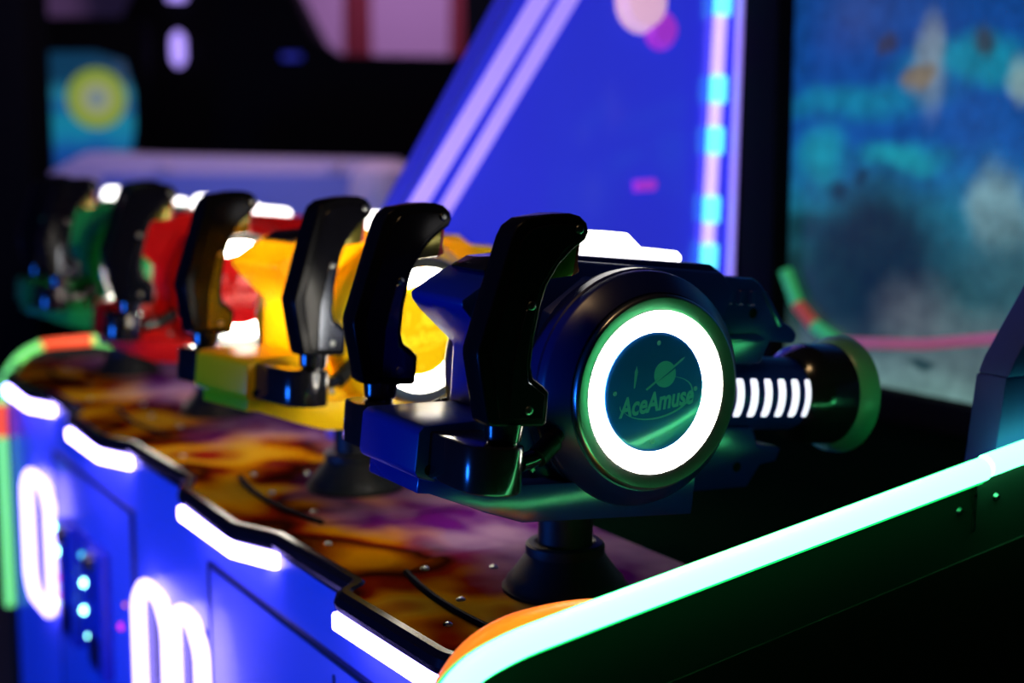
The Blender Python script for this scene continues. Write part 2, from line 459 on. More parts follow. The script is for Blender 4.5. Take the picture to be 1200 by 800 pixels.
# far side panel
far_prof = [(0.672, 0.05), (0.672, 0.78), (0.690, 0.87), (0.735, 0.918), (0.79, 0.932), (0.92, 0.93), (0.98, 0.905), (1.90, 0.905), (1.90, 0.05)]
far = cpart('side_panel', prism(far_prof, 3.52, 3.58, 'y', 0.004), M['darkmetal'], label='black far side panel with colour-changing neon')
def far_seg(ctrl, key, lab):
    cpart('neon_tube', tube(smooth_path([(x, 3.53, z) for x, z in ctrl], 0.04, 5), 0.0125, 12), M[key], far, lab)
far_seg([(0.663, 0.30), (0.664, 0.72)], 'lime_neon', 'lime neon segment')
far_seg([(0.664, 0.722), (0.666, 0.80)], 'red_neon', 'red neon segment')
far_seg([(0.666, 0.802), (0.678, 0.868), (0.715, 0.915), (0.765, 0.937)], 'lime_neon', 'lime neon segment')
far_seg([(0.767, 0.9375), (0.885, 0.940)], 'red_neon', 'red-orange neon segment')
far_seg([(0.887, 0.940), (0.945, 0.926), (0.965, 0.930), (0.968, 0.938)], 'lime_neon', 'lime neon segment')

# ------------------------------------------------------------------ arcade guns
def circle(cx, cy, r, n=16, a0=0.0, a1=2 * PI):
    return [(cx + r * math.cos(a0 + (a1 - a0) * k / n), cy + r * math.sin(a0 + (a1 - a0) * k / n)) for k in range(n + (0 if abs(a1 - a0 - 2 * PI) < 1e-6 else 1))]

def cross_screw(r=0.0048):
    """dome head with a cross recess (two small dark bars cut as sunk geometry)"""
    bm = lathe([(0.0, 0.0022), (r * 0.55, 0.0020), (r * 0.9, 0.0011), (r, 0.0)], 14)
    bm2 = box(-r * .55, r * .55, -r * .12, r * .12, 0.0019, 0.0026)
    bm3 = box(-r * .12, r * .12, -r * .55, r * .55, 0.0019, 0.0026)
    return merge(bm, bm2, bm3)

def make_logo(parent, mtx, m):
    """raised emblem: the word, a ringed planet, an orbit sweep"""
    cu = D.curves.new('logo_text', 'FONT')
    cu.body = 'AceAmuse'
    cu.size = 0.0225
    cu.shear = 0.30
    cu.offset = 0.0006
    cu.align_x = 'CENTER'; cu.align_y = 'CENTER'
    cu.extrude = 0.0004
    to = D.objects.new('logo_text', cu)
    COL.objects.link(to)
    dg = bpy.context.evaluated_depsgraph_get()
    me = D.meshes.new_from_object(to.evaluated_get(dg))
    D.objects.remove(to)
    bm = bmesh.new(); bm.from_mesh(me); D.meshes.remove(me)
    bm.transform(Matrix.Rotation(math.radians(10), 4, 'Z') @ Matrix.Translation((0.0, -0.011, 0)) @ Matrix.Diagonal((1.0, 1.3, 1.0, 1.0)))
    link('emblem_lettering', bm, m, parent, mtx=mtx)
    # planet cut by its bar
    r = 0.0145
    up = [(r * math.cos(a), r * math.sin(a)) for a in [math.radians(38 + 172 * k / 14) for k in range(15)]]
    dn = [(r * math.cos(a), r * math.sin(a)) for a in [math.radians(222 + 164 * k / 14) for k in range(15)]]
    pl = merge(prism(up, 0, 0.0006, 'z'), prism(dn, 0, 0.0006, 'z'))
    bar = prism([(-0.024, -0.0165), (-0.0225, -0.0182), (0.0225, 0.0160), (0.0250, 0.0195), (0.0215, 0.0180)], 0, 0.0007, 'z')
    bm = merge(pl, bar)
    bm.transform(Matrix.Translation((0.010, 0.0200, 0)))
    link('emblem_planet', bm, m, parent, mtx=mtx)
    # orbit sweep: two open arcs of varying width
    def arc(a0, a1, rx, ry, wmax, n=28):
        o, i_ = [], []
        for k in range(n + 1):
            a = math.radians(a0 + (a1 - a0) * k / n)
            wd = wmax * math.sin(PI * (k + 0.6) / (n + 1.2))
            o.append(((rx + wd) * math.cos(a), (ry + wd) * math.sin(a)))
            i_.append((rx * math.cos(a), ry * math.sin(a)))
        return prism(o + i_[::-1], 0, 0.0005, 'z')
    sw = merge(arc(-165, 62, 0.047, 0.0215, 0.0022), arc(178, 204, 0.049, 0.022, 0.001))
    sw.transform(Matrix.Rotation(math.radians(12), 4, 'Z') @ Matrix.Translation((0.001, -0.006, 0)))
    link('emblem_orbit', sw, m, parent, mtx=mtx)
    st = prism([(-0.030, 0.004), (-0.0285, 0.004), (-0.0265, 0.022), (-0.0285, 0.028), (-0.0305, 0.022)], 0, 0.0005, 'z')
    link('emblem_rocket', st, m, parent, mtx=mtx)

def make_gun(gx, gy, yaw, key, col, label, pitch=5.5, centre_col=None, logo_col=None, drum_col=None, inner=0.0):
    g = thing('arcade_gun', (gx, gy, ZD + 0.0034), math.radians(yaw), label, 'arcade gun', 'mounted guns on the console')
    body = mat(key + '_gun_plastic', col, 0.34, coat=0.0, spec=0.14 if key == 'blue' else 0.12)
    shell = body
    if inner > 0:
        # thin translucent housing, lit from inside by the gun's own lamp
        shell = mat(key + '_gun_housing', col, 0.34, coat=0.0, spec=0.12)
        nt = shell.node_tree
        tl = nt.nodes.new('ShaderNodeBsdfTranslucent'); tl.inputs[0].default_value = (*col, 1)
        mxs = nt.nodes.new('ShaderNodeMixShader'); mxs.inputs[0].default_value = 0.4
        nt.links.new(nt.nodes['Principled BSDF'].outputs[0], mxs.inputs[1]); nt.links.new(tl.outputs[0], mxs.inputs[2])
        nt.links.new(mxs.outputs[0], nt.nodes['Material Output'].inputs['Surface'])
        pl = D.lights.new(key + '_housing_lamp', 'POINT'); pl.energy = inner; pl.shadow_soft_size = 0.02; pl.color = (1.0, 0.85, 0.6)
        po = D.objects.new(key + '_housing_lamp', pl); COL.objects.link(po); po.parent = g; po.location = (-0.05, 0.0, 0.29)
    dark = mat(key + '_gun_drum', drum_col or col, 0.32, coat=0.0, spec=0.5 if key == 'blue' else 0.15)
    centre = mat(key + '_drum_cap', centre_col or col, 0.16 if key == 'blue' else 0.5, coat=0.6 if key == 'blue' else 0.0, spec=0.5 if key == 'blue' else 0.02)
    logo = mat(key + '_emblem', logo_col or tuple(min(1, c * 1.5 + 0.01) for c in col), 0.35)
    pan = mat(key + '_gun_pan', col, 0.22, coat=0.0, spec=1.0, var=0.05) if key == 'blue' else body
    TM = Matrix.Translation((0, 0, 0.12 - 0.0034)) @ Matrix.Rotation(math.radians(pitch), 4, 'Y')
    def part(name, bm, m, parent=None, lab=None, smooth=35):
        o = link(name, bm, m, parent if parent is not None else g, smooth, TM)
        if lab: o['label'] = lab
        return o
    # pedestal (does not tilt)
    link('pedestal_boot', lathe([(0.0, 0.0), (0.074, 0.0), (0.0745, 0.004), (0.0705, 0.008), (0.069, 0.013), (0.062, 0.021), (0.046, 0.043), (0.0465, 0.046),
                                 (0.0465, 0.054), (0.044, 0.0565), (0.036, 0.0565), (0.033, 0.053), (0.0, 0.053)], 56), M['rubber'], g)
    link('pedestal_post', lathe([(0.0, 0.045), (0.032, 0.045), (0.032, 0.098), (0.050, 0.101), (0.056, 0.118), (0.0, 0.122)], 40), M['rubber'], g)
    # tray: long faceted pan under the gun
    plan = [(0.105, -0.105), (0.112, -0.095), (0.112, 0.095), (0.105, 0.105), (-0.125, 0.112), (-0.165, 0.100), (-0.215, 0.066), (-0.226, 0.060),
            (-0.226, -0.060), (-0.215, -0.066), (-0.165, -0.100), (-0.125, -0.112)]
    bm = prism(plan, -0.008, 0.034, 'z')
    for v in bm.verts:
        if v.co.z < 0.01:
            if v.co.x < -0.18: v.co.z += 0.024
            elif v.co.x < -0.15: v.co.z += 0.010
            v.co.y *= 0.985
    bevel(bm, 0.0016, 2)
    part('tray', bm, pan)
    # raised deck of the tray under the body
    part('tray_bridge', prism([(-0.16, 0.028), (-0.14, 0.052), (0.08, 0.045), (0.10, 0.028)], -0.080, 0.080, 'y', 0.003), pan)
    # rear block
    bm = prism([(-0.232, 0.034), (-0.236, 0.040), (-0.235, 0.083), (-0.229, 0.089), (-0.118, 0.098), (-0.118, 0.028), (-0.20, 0.027)], -0.070, 0.070, 'y')
    for v in bm.verts:
        if v.co.x > -0.15: v.co.y *= 0.82
    bevel(bm, 0.004, 2)
    rb = part('rear_block', bm, body)
    for s in (-1, 1):
        hole = lathe([(0.0, 0.0008), (0.0045, 0.0008), (0.006, 0.0), ], 16, Matrix.Translation((-0.219, s * 0.0700, 0.043)) @ Matrix.Rotation(-s * PI / 2, 4, 'X'))
        part('bolt_hole', hole, M['matte'], rb)
    # central body with rear wedge
    prof = [(-0.192, 0.221), (-0.190, 0.212), (-0.178, 0.200), (-0.130, 0.163), (-0.127, 0.050), (-0.10, 0.035), (0.09, 0.030), (0.128, 0.075), (0.150, 0.200), (0.172, 0.246),
            (0.160, 0.268), (-0.055, 0.270), (-0.135, 0.257), (-0.168, 0.238)]
    bm = prism(prof, -0.066, 0.066, 'y')
    for v in bm.verts:
        if v.co.x < -0.16: v.co.y *= 0.92
        if v.co.z > 0.262 and v.co.x > -0.1: v.co.y *= 0.80
    bevel(bm, 0.005, 2)
    bd = part('body', bm, shell)
    # crisp shoulder plates flanking the body
    for s in (-1, 1):
        a, b_ = sorted((s * 0.064, s * 0.088))
        sp = prism([(-0.085, 0.09), (-0.105, 0.15), (-0.095, 0.215), (-0.045, 0.255), (0.085, 0.255), (0.12, 0.20), (0.125, 0.09), (0.06, 0.04), (-0.04, 0.04)], a, b_, 'y')
        for v in sp.verts:
            if abs(v.co.y) > 0.08:
                v.co.x = v.co.x * 0.86; v.co.z = 0.145 + (v.co.z - 0.145) * 0.86
        bevel(sp, 0.003, 2)
        part('shoulder_plate', sp, body, bd)
    # rear pad on the wedge slope
    pad = prism([(-0.150, 0.2485), (-0.134, 0.258), (-0.082, 0.267), (-0.079, 0.2735), (-0.137, 0.2650), (-0.157, 0.2525)], -0.038, 0.038, 'y', 0.003)
    part('rear_pad', pad, M['black'], bd)
    # top shelf and glowing sight lamp
    bm = prism([(-0.07, 0.266), (-0.07, 0.2755), (0.150, 0.2755), (0.174, 0.262), (0.172, 0.254)], -0.042, 0.042, 'y', 0.002)
    part('top_shelf', bm, body, bd)
    bm = prism([(-0.068, 0.275), (-0.062, 0.297), (-0.052, 0.3025), (0.040, 0.3045), (0.062, 0.2885), (0.114, 0.2880), (0.120, 0.283), (0.121, 0.275)], -0.024, 0.024, 'y', 0.003)
    part('sight_lamp', bm, M['sight_glow'], None, 'glowing white sight lamp on top')
    # front shroud with rail teeth
    shp = [(0.125, 0.262), (0.222, 0.262), (0.236, 0.256), (0.252, 0.238), (0.276, 0.212), (0.292, 0.205), (0.302, 0.196), (0.298, 0.184), (0.258, 0.186), (0.247, 0.158), (0.130, 0.150)]
    sh = part('shroud', prism(shp, -0.036, 0.036, 'y', 0.004), pan)
    for k in range(5):
        u = 0.146 + k * 0.0175
        for s in (-1, 1):
            a, b_ = sorted((s * 0.0345, s * 0.0405))
            part('rail_tooth', box(u, u + 0.010, a, b_, 0.229, 0.2475, 0.002, 1), pan, sh)
    for s in (-1, 1):
        a, b_ = sorted((s * 0.0345, s * 0.0385))
        part('shroud_rib', prism([(0.236, 0.248), (0.244, 0.246), (0.276, 0.206), (0.268, 0.203)], a, b_, 'y', 0.0015), pan, sh)
        part('shroud_rib', prism([(0.140, 0.190), (0.232, 0.196), (0.248, 0.190), (0.244, 0.185), (0.140, 0.182)], a, b_, 'y', 0.0015), pan, sh)
        part('bolt_hole', lathe([(0, .0006), (.0055, .0006), (.0065, 0)], 16, Matrix.Translation((0.226, s * 0.036, 0.220)) @ Matrix.Rotation(-s * PI / 2, 4, 'X')), M['matte'], sh)
    part('shroud_bridge', prism([(0.13, 0.165), (0.245, 0.165), (0.238, 0.145), (0.13, 0.14)], -0.026, 0.026, 'y', 0.002), body, sh)
    # barrel, glowing slots, muzzle
    RX = Matrix.Translation((0, 0, 0.117)) @ Matrix.Rotation(PI / 2, 4, 'Y')
    ba = part('barrel', lathe([(0.0, 0.10), (0.046, 0.10), (0.046, 0.345), (0.040, 0.352), (0.0, 0.352)], 48, RX), body)
    for k in range(6):
        u0 = 0.2110 + k * 0.0220
        for s in (-1, 1):
            bm = bmesh.new()
            n = 12; row = []
            for i in range(n + 1):
                a = math.radians(-30 + 60 * i / n)
                wd = 0.0054 if 0 < i < n else 0.0040
                for (uu, rr) in ((u0 - wd, 0.0458), (u0 - wd, 0.0470), (u0 + wd, 0.0470), (u0 + wd, 0.0458)):
                    row.append(bm.verts.new((uu, s * rr * math.cos(a), 0.117 + rr * math.sin(a))))
            for i in range(n):
                for q in range(4):
                    bm.faces.new((row[i * 4 + q], row[i * 4 + (q + 1) % 4], row[(i + 1) * 4 + (q + 1) % 4], row[(i + 1) * 4 + q]))
            bm.faces.new(row[:4]); bm.faces.new(row[-4:])
            part('glow_slot', bm, M['slot_glow'], ba, 'white glowing slot')
    mz = part('muzzle', lathe([(0.045, 0.322), (0.050, 0.326), (0.061, 0.338), (0.0645, 0.350), (0.0645, 0.382), (0.0665, 0.388), (0.0665, 0.398), (0.058, 0.402), (0.050, 0.390), (0.046, 0.36), (0.0, 0.352)], 48, RX), M['black'])
    part('muzzle_rim', lathe([(0.0660, 0.388), (0.0705, 0.392), (0.0750, 0.402), (0.0765, 0.414), (0.0725, 0.416), (0.062, 0.404), (0.058, 0.396)], 48, RX), M['rim'], mz, 'pale green muzzle rim')
    # lower forearm under the barrel
    lf = part('forearm', prism([(0.10, 0.082), (0.246, 0.080), (0.256, 0.058), (0.296, 0.054), (0.290, 0.036), (0.264, 0.032), (0.246, 0.004), (0.10, -0.002)], -0.034, 0.034, 'y', 0.004), pan)
    for s in (-1, 1):
        part('bolt_hole', lathe([(0, .0006), (.0055, .0006), (.0065, 0)], 16, Matrix.Translation((0.226, s * 0.034, 0.030)) @ Matrix.Rotation(-s * PI / 2, 4, 'X')), M['matte'], lf)
    # side drums
    for s in (-1, 1):
        DX = Matrix.Translation((0.0165, 0, 0.136)) @ (Matrix.Rotation(PI / 2, 4, 'X') if s < 0 else Matrix.Rotation(-PI / 2, 4, 'X'))
        # -> local +z of the lathe points outwards
        dr = part('drum', lathe([(0.0, 0.060), (0.112, 0.060), (0.128, 0.070), (0.1305, 0.076), (0.1305, 0.108), (0.1285, 0.113), (0.109, 0.1315), (0.098, 0.1315), (0.098, 0.118), (0.0, 0.118)], 72, DX), dark)
        part('drum_band', lathe([(0.1303, 0.083), (0.1322, 0.085), (0.1322, 0.097), (0.1303, 0.099)], 72, DX), dark, dr)
        part('trim_ring', lathe([(0.1070, 0.129), (0.1070, 0.1375), (0.1055, 0.1400), (0.1035, 0.1410), (0.0925, 0.1385), (0.0895, 0.1365), (0.0875, 0.118), (0.100, 0.118)], 72, DX, closed=True), M['chrome'], dr, 'polished metal trim ring')
        part('light_ring', lathe([(0.0873, 0.119), (0.0873, 0.1290), (0.0855, 0.1315), (0.0705, 0.1315), (0.0675, 0.1290), (0.0675, 0.119)], 72, DX, closed=True), M['white_glow'], dr, 'glowing white light ring')
        cp = part('drum_cap', lathe([(0.0, 0.1335), (0.062, 0.1335), (0.0655, 0.1322), (0.0673, 0.1295), (0.0673, 0.119), (0.0, 0.119)], 72, DX), centre, dr)
        for a in (-88, 92, 182, 5):
            sm = Matrix.Translation((0.0165, 0, 0.136)) @ (Matrix.Rotation(PI / 2, 4, 'X') if s < 0 else Matrix.Rotation(-PI / 2, 4, 'X')) @ Matrix.Translation((0.054 * math.cos(math.radians(a)), 0.054 * math.sin(math.radians(a)) * (1 if s < 0 else -1), 0.1332))
            part('cap_screw', lathe([(0.0, 0.0006), (0.0022, 0.0010), (0.0030, 0.0)], 12, sm), logo, dr)
        if s < 0:
            # lathe x -> gun x, lathe y -> gun z, outwards = -y
            make_logo(cp, TM @ Matrix.Translation((0.0165, -0.1334, 0.136)) @ Matrix.Rotation(PI / 2, 4, 'X'), logo)
        else:
            make_logo(cp, TM @ Matrix.Translation((0.0165, 0.1334, 0.136)) @ Matrix.Rotation(PI, 4, 'Z') @ Matrix.Rotation(PI / 2, 4, 'X'), logo)
    # handles
    hp = [(-0.203, 0.104), (-0.143, 0.104), (-0.139, 0.108), (-0.139, 0.139), (-0.147, 0.146), (-0.159, 0.153), (-0.163, 0.165), (-0.162, 0.195), (-0.157, 0.230), (-0.152, 0.247),
          (-0.140, 0.268), (-0.124, 0.285), (-0.111, 0.295), (-0.108, 0.303), (-0.111, 0.312), (-0.120, 0.3185), (-0.132, 0.3205), (-0.152, 0.3185), (-0.182, 0.3115), (-0.193, 0.303),
          (-0.198, 0.292), (-0.2255, 0.180), (-0.2250, 0.172), (-0.208, 0.108)]
    for s in (-1, 1):
        vc = s * 0.146
        arm_pts = circle(-0.188, s * 0.140, 0.033, 14, -PI if s < 0 else 0, 0 if s < 0 else PI)
        arm_pts = arm_pts + ([(-0.155, -0.060), (-0.221, -0.060)] if s < 0 else [(-0.221, 0.060), (-0.155, 0.060)])
        part('handle_arm', prism(arm_pts, 0.035, 0.084, 'z', 0.003), M['black'])
        hm = prism(hp, vc - 0.0170, vc + 0.0170, 'y')
        bevel(hm, 0.0050, 3, 40)
        h = part('handle', hm, M['grip'], None, 'black pistol-shaped handle')
        part('handle_post', lathe([(0.0, 0.070), (0.0155, 0.070), (0.0155, 0.086), (0.0185, 0.088), (0.0205, 0.106), (0.0, 0.106)], 28, Matrix.Translation((-0.178, vc + s * -0.002, 0))), M['black'], h)
        # inset side panels and seam
        for t in (-1, 1):
            y = vc + t * 0.0170
            a, b_ = sorted((y - t * 0.001, y + t * 0.0012))
            ip = [(-0.196, 0.112), (-0.146, 0.112), (-0.146, 0.137), (-0.166, 0.150), (-0.170, 0.166), (-0.168, 0.200), (-0.160, 0.246), (-0.140, 0.278), (-0.118, 0.300), (-0.125, 0.309),
                  (-0.150, 0.3085), (-0.176, 0.302), (-0.187, 0.290), (-0.212, 0.177)]
            part('grip_panel', prism(ip, a, b_, 'y', 0.0008, 1), M['gloss'], h)
            a2, b2 = sorted((y, y + t * 0.0022))
            part('grip_plate', prism([(-0.186, 0.112), (-0.145, 0.112), (-0.145, 0.1365), (-0.1655, 0.1495), (-0.1690, 0.166), (-0.1675, 0.200), (-0.1630, 0.225), (-0.176, 0.222), (-0.186, 0.170)], a2, b2, 'y', 0.0009, 1), M['plate'], h, 'polished dark metal plate')
            for (u, wv) in ((-0.121, 0.305), (-0.170, 0.226), (-0.163, 0.121)):
                sm = Matrix.Translation((u, y + t * 0.0019, wv)) @ Matrix.Rotation(-t * PI / 2, 4, 'X')
                bm = cross_screw(); bm.transform(sm)
                part('screw', bm, M['screw'], h)
        tr = part('trigger', prism([(-0.152, 0.252), (-0.120, 0.2575), (-0.1185, 0.262), (-0.1165, 0.291), (-0.128, 0.292), (-0.150, 0.270)], vc - 0.0115, vc + 0.0115, 'y', 0.002), M['trigger_yellow'], h, 'olive metal trigger')
        part('trigger_edge', prism([(-0.1190, 0.257), (-0.1105, 0.262), (-0.1130, 0.272), (-0.1125, 0.292), (-0.1170, 0.291)], vc - 0.0095, vc + 0.0095, 'y', 0.0015), M['trigger_red'], h, 'red trigger edge')
        # cable from the arm into the drum
        cab = smooth_path([(-0.150, s * 0.135, 0.062), (-0.128, s * 0.130, 0.066), (-0.105, s * 0.122, 0.080), (-0.080, s * 0.105, 0.098)], 0.02, 5)
        part('cable', tube(cab, 0.0095, 12), M['black'], None, 'short black cable')
        part('cable_sleeve', tube([(-0.128, s * 0.131, 0.066), (-0.103, s * 0.121, 0.081)], 0.0115, 14), M['rubber'])
        bm = cross_screw(); bm.transform(Matrix.Translation((-0.10, s * 0.0805, 0.043)) @ Matrix.Rotation(-s * PI / 2, 4, 'X'))
        part('screw', bm, M['screw'])
    return g

M['rim'] = mat('pale_green_muzzle_plastic', (0.10, 0.30, 0.20), 0.35)
make_gun(*GUNS[0], 'blue', (0.005, 0.018, 0.22), 'blue arcade gun with white ring lamp and planet emblem on its drum', 5.5,
         centre_col=(0.008, 0.10, 0.50), logo_col=(0.10, 0.36, 0.55), drum_col=(0.004, 0.008, 0.10))
make_gun(*GUNS[1], 'yellow', (0.90, 0.56, 0.004), 'yellow arcade gun standing between the blue gun and the red gun', 5.0, inner=1.0)
make_gun(*GUNS[2], 'red', (0.62, 0.008, 0.008), 'red arcade gun standing between the yellow gun and the green gun', 5.0, inner=0.2)
make_gun(*GUNS[3], 'green', (0.006, 0.22, 0.045), 'green arcade gun beside the far side panel', 5.0)

# ------------------------------------------------------------------ screens and wings
def display_material():
    m = D.materials.new('game_picture')
    m.use_nodes = True
    nt = m.node_tree; L = nt.links
    b = nt.nodes['Principled BSDF']
    b.inputs['Base Color'].default_value = (0.01, 0.012, 0.015, 1)
    b.inputs['Roughness'].default_value = 0.25
    tc = nt.nodes.new('ShaderNodeTexCoord')
    no = nt.nodes.new('ShaderNodeTexNoise'); no.inputs['Scale'].default_value = 6; no.inputs['Detail'].default_value = 5
    L.new(tc.outputs['Object'], no.inputs['Vector'])
    sub = nt.nodes.new('ShaderNodeVectorMath'); sub.operation = 'SUBTRACT'; sub.inputs[1].default_value = (0.5, 0.5, 0.5)
    L.new(no.outputs['Color'], sub.inputs[0])
    scl = nt.nodes.new('ShaderNodeVectorMath'); scl.operation = 'SCALE'; scl.inputs['Scale'].default_value = 0.10
    L.new(sub.outputs[0], scl.inputs[0])
    add = nt.nodes.new('ShaderNodeVectorMath'); add.operation = 'ADD'
    L.new(tc.outputs['Object'], add.inputs[0]); L.new(scl.outputs[0], add.inputs[1])
    warped = add.outputs[0]
    sp = nt.nodes.new('ShaderNodeSeparateXYZ'); L.new(warped, sp.inputs[0])
    rp = nt.nodes.new('ShaderNodeValToRGB')
    mrz = nt.nodes.new('ShaderNodeMapRange'); mrz.inputs['From Min'].default_value = 0.97; mrz.inputs['From Max'].default_value = 1.75
    L.new(sp.outputs['Z'], mrz.inputs['Value']); L.new(mrz.outputs[0], rp.inputs['Fac'])
    st = [(0.0, (0.16, 0.30, 0.28)), (0.12, (0.12, 0.20, 0.19)), (0.25, (0.015, 0.085, 0.09)), (0.42, (0.01, 0.17, 0.27)), (0.58, (0.005, 0.08, 0.33)), (0.8, (0.004, 0.06, 0.28)), (1.0, (0.004, 0.05, 0.22))]
    rp.color_ramp.elements[0].position = 0; rp.color_ramp.elements[0].color = (*st[0][1], 1)
    rp.color_ramp.elements[1].position = 1; rp.color_ramp.elements[1].color = (*st[-1][1], 1)
    for p, c in st[1:-1]:
        e = rp.color_ramp.elements.new(p); e.color = (*c, 1)
    cur = rp.outputs[0]
    # soft picture patches: (y, z, ry, rz, colour, strength, edge)
    blobs = [(1.93, 1.20, .20, .17, (0.004, 0.026, 0.034), 1.0, 0.7), (1.94, 1.18, .15, .13, (0.003, 0.020, 0.026), .95, 0.5), (2.10, 1.12, .13, .12, (0.005, 0.030, 0.028), .9, 0.8), (1.74, 1.06, .20, .07, (0.08, 0.13, 0.13), .7, .8),
             (1.82, 1.12, .09, .06, (0.11, 0.13, 0.14), .6, .9), (1.63, 1.31, .07, .07, (0.20, 0.36, 0.38), .8, .6),
             (1.985, 1.50, .20, .035, (0.006, 0.24, 0.34), .7, .8), (1.70, 1.56, .16, .045, (0.006, 0.27, 0.36), .75, .7),
             (2.06, 1.40, .06, .05, (0.01, 0.33, 0.38), .7, .8), (1.86, 1.40, .10, .03, (0.01, 0.34, 0.36), .7, .8), (1.81, 1.56, .030, .09, (0.20, 0.26, 0.30), .8, .7),
             (1.83, 1.53, .03, .025, (0.22, 0.16, 0.05), .8, .7), (1.905, 1.605, .025, .02, (0.03, 0.03, 0.03), .85, .7), (1.685, 1.59, .025, .025, (0.03, 0.03, 0.03), .85, .7),
             (2.02, 1.34, .025, .02, (0.005, 0.03, 0.05), .85, .7), (1.95, 1.355, .022, .018, (0.005, 0.03, 0.05), .85, .7), (2.12, 1.26, .06, .04, (0.005, 0.035, 0.04), .85, .7),
             (1.60, 1.54, .03, .04, (0.30, 0.45, 0.42), .7, .7), (1.80, 1.02, .035, .013, (0.004, 0.03, 0.02), .9, .6), (1.60, 1.22, .10, .10, (0.03, 0.10, 0.11), .7, .8)]
    for (y, z, ry, rz, c, k, ed) in blobs:
        mp = nt.nodes.new('ShaderNodeMapping'); mp.vector_type = 'TEXTURE'
        mp.inputs['Location'].default_value = (0, y, z); mp.inputs['Scale'].default_value = (1000, ry, rz)
        L.new(warped, mp.inputs['Vector'])
        ln = nt.nodes.new('ShaderNodeVectorMath'); ln.operation = 'LENGTH'; L.new(mp.outputs[0], ln.inputs[0])
        mr = nt.nodes.new('ShaderNodeMapRange'); mr.interpolation_type = 'SMOOTHSTEP'
        mr.inputs['From Min'].default_value = 1.0 + ed * 0.6; mr.inputs['From Max'].default_value = 1.0 - ed * 0.95
        mr.inputs['To Max'].default_value = k
        L.new(ln.outputs['Value'], mr.inputs['Value'])
        mx = nt.nodes.new('ShaderNodeMix'); mx.data_type = 'RGBA'
        L.new(mr.outputs[0], mx.inputs['Factor']); L.new(cur, mx.inputs['A']); mx.inputs['B'].default_value = (*c, 1)
        cur = mx.outputs['Result']
    # fine foliage-like grain of the picture
    ng = nt.nodes.new('ShaderNodeTexNoise'); ng.inputs['Scale'].default_value = 26; ng.inputs['Detail'].default_value = 4
    L.new(tc.outputs['Object'], ng.inputs['Vector'])
    mg = nt.nodes.new('ShaderNodeMapRange'); mg.inputs['From Min'].default_value = 0.32; mg.inputs['From Max'].default_value = 0.68
    mg.inputs['To Min'].default_value = 0.78; mg.inputs['To Max'].default_value = 1.22
    L.new(ng.outputs['Fac'], mg.inputs['Value'])
    vm = nt.nodes.new('ShaderNodeVectorMath'); vm.operation = 'SCALE'
    L.new(cur, vm.inputs[0]); L.new(mg.outputs[0], vm.inputs['Scale'])
    cur = vm.outputs[0]
    L.new(cur, b.inputs['Emission Color'])
    b.inputs['Emission Strength'].default_value = 0.9
    return m
M['display'] = display_material()
unit = thing('screen_unit', (0, 0, 0), 0, 'large game screen in a black frame showing a blue sky and dark hill', 'screen')
link('backing', box(1.935, 2.10, 1.165, 2.262, 0.0, 2.3, 0.004), M['matte'], unit)
fr = merge(box(1.88, 1.936, 2.158, 2.262, 0.90, 2.1, 0.004), box(1.88, 1.936, 1.165, 2.262, 0.90, 0.975, 0.004), box(1.88, 1.936, 1.165, 1.22, 0.90, 2.1, 0.004), box(1.88, 1.936, 1.165, 2.262, 1.92, 2.1, 0.004))
link('bezel', fr, M['matte'], unit)
link('display', box(1.921, 1.934, 1.225, 2.155, 0.976, 1.915), M['display'], unit)
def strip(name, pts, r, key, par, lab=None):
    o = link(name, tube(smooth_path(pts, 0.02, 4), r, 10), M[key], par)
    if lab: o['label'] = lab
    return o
strip('neon_reflection', [(1.909, 2.150, 1.172), (1.909, 2.112, 1.108)], 0.013, 'lime_dim', unit, 'glowing strip for green neon reflection')  # glowing strips stand in for side neon reflected in the screen glass
strip('neon_reflection', [(1.909, 2.111, 1.107), (1.909, 2.062, 1.072)], 0.013, 'red_dim', unit, 'glowing strip for red neon reflection')
strip('neon_reflection', [(1.909, 2.061, 1.0715), (1.909, 1.997, 1.046)], 0.013, 'lime_dim', unit, 'glowing strip for green neon reflection')
strip('neon_reflection', [(1.909, 1.996, 1.0455), (1.909, 1.78, 1.068), (1.909, 1.58, 1.105), (1.909, 1.24, 1.17)], 0.011, 'pink_dim', unit, 'glowing strip for pink neon reflection')

# second screen beyond the divider
unit2 = thing('screen_unit', (0, 0, 0), 0, 'black screen housing behind the blue divider', 'screen')
link('backing', box(1.935, 2.10, 2.34, 3.515, 0.0, 2.3, 0.004), M['matte'], unit2)

# blue edge-lit divider between the two stations
M['acrylic'] = mat('blue_edge_lit_acrylic', (0.03, 0.045, 0.62), 0.16, coat=0.5, emit=(0.028, 0.036, 0.80), strength=0.62)
M['acrylic_edge'] = mat('blue_acrylic_edge', (0.03, 0.04, 0.5), 0.3, emit=(0.05, 0.05, 0.8), strength=0.30)
wing = thing('divider_wing', (1.5, 2.3, 0.868), 0, 'tall glowing blue divider with slanted front edge and two pale violet lines', 'divider')
WM = Matrix.Translation((-1.5, -2.3, -0.868))
def wpart(name, bm, m, lab=None):
    o = link(name, bm, m, wing, 35, WM)
    if lab: o['label'] = lab
    return o
SL = (1.679 - 1.315) / (1.347 - 1.122)
def fx(z, off=0.0): return 1.122 + (z - 1.315) / SL + off
wp = [(fx(1.12), 0.868), (fx(1.12), 1.12), (fx(2.05), 2.05), (1.895, 2.05), (1.875, 0.935), (1.75, 0.931), (1.62, 0.869)]
wpart('panel', prism(wp, 2.275, 2.325, 'y', 0.003), M['acrylic'])
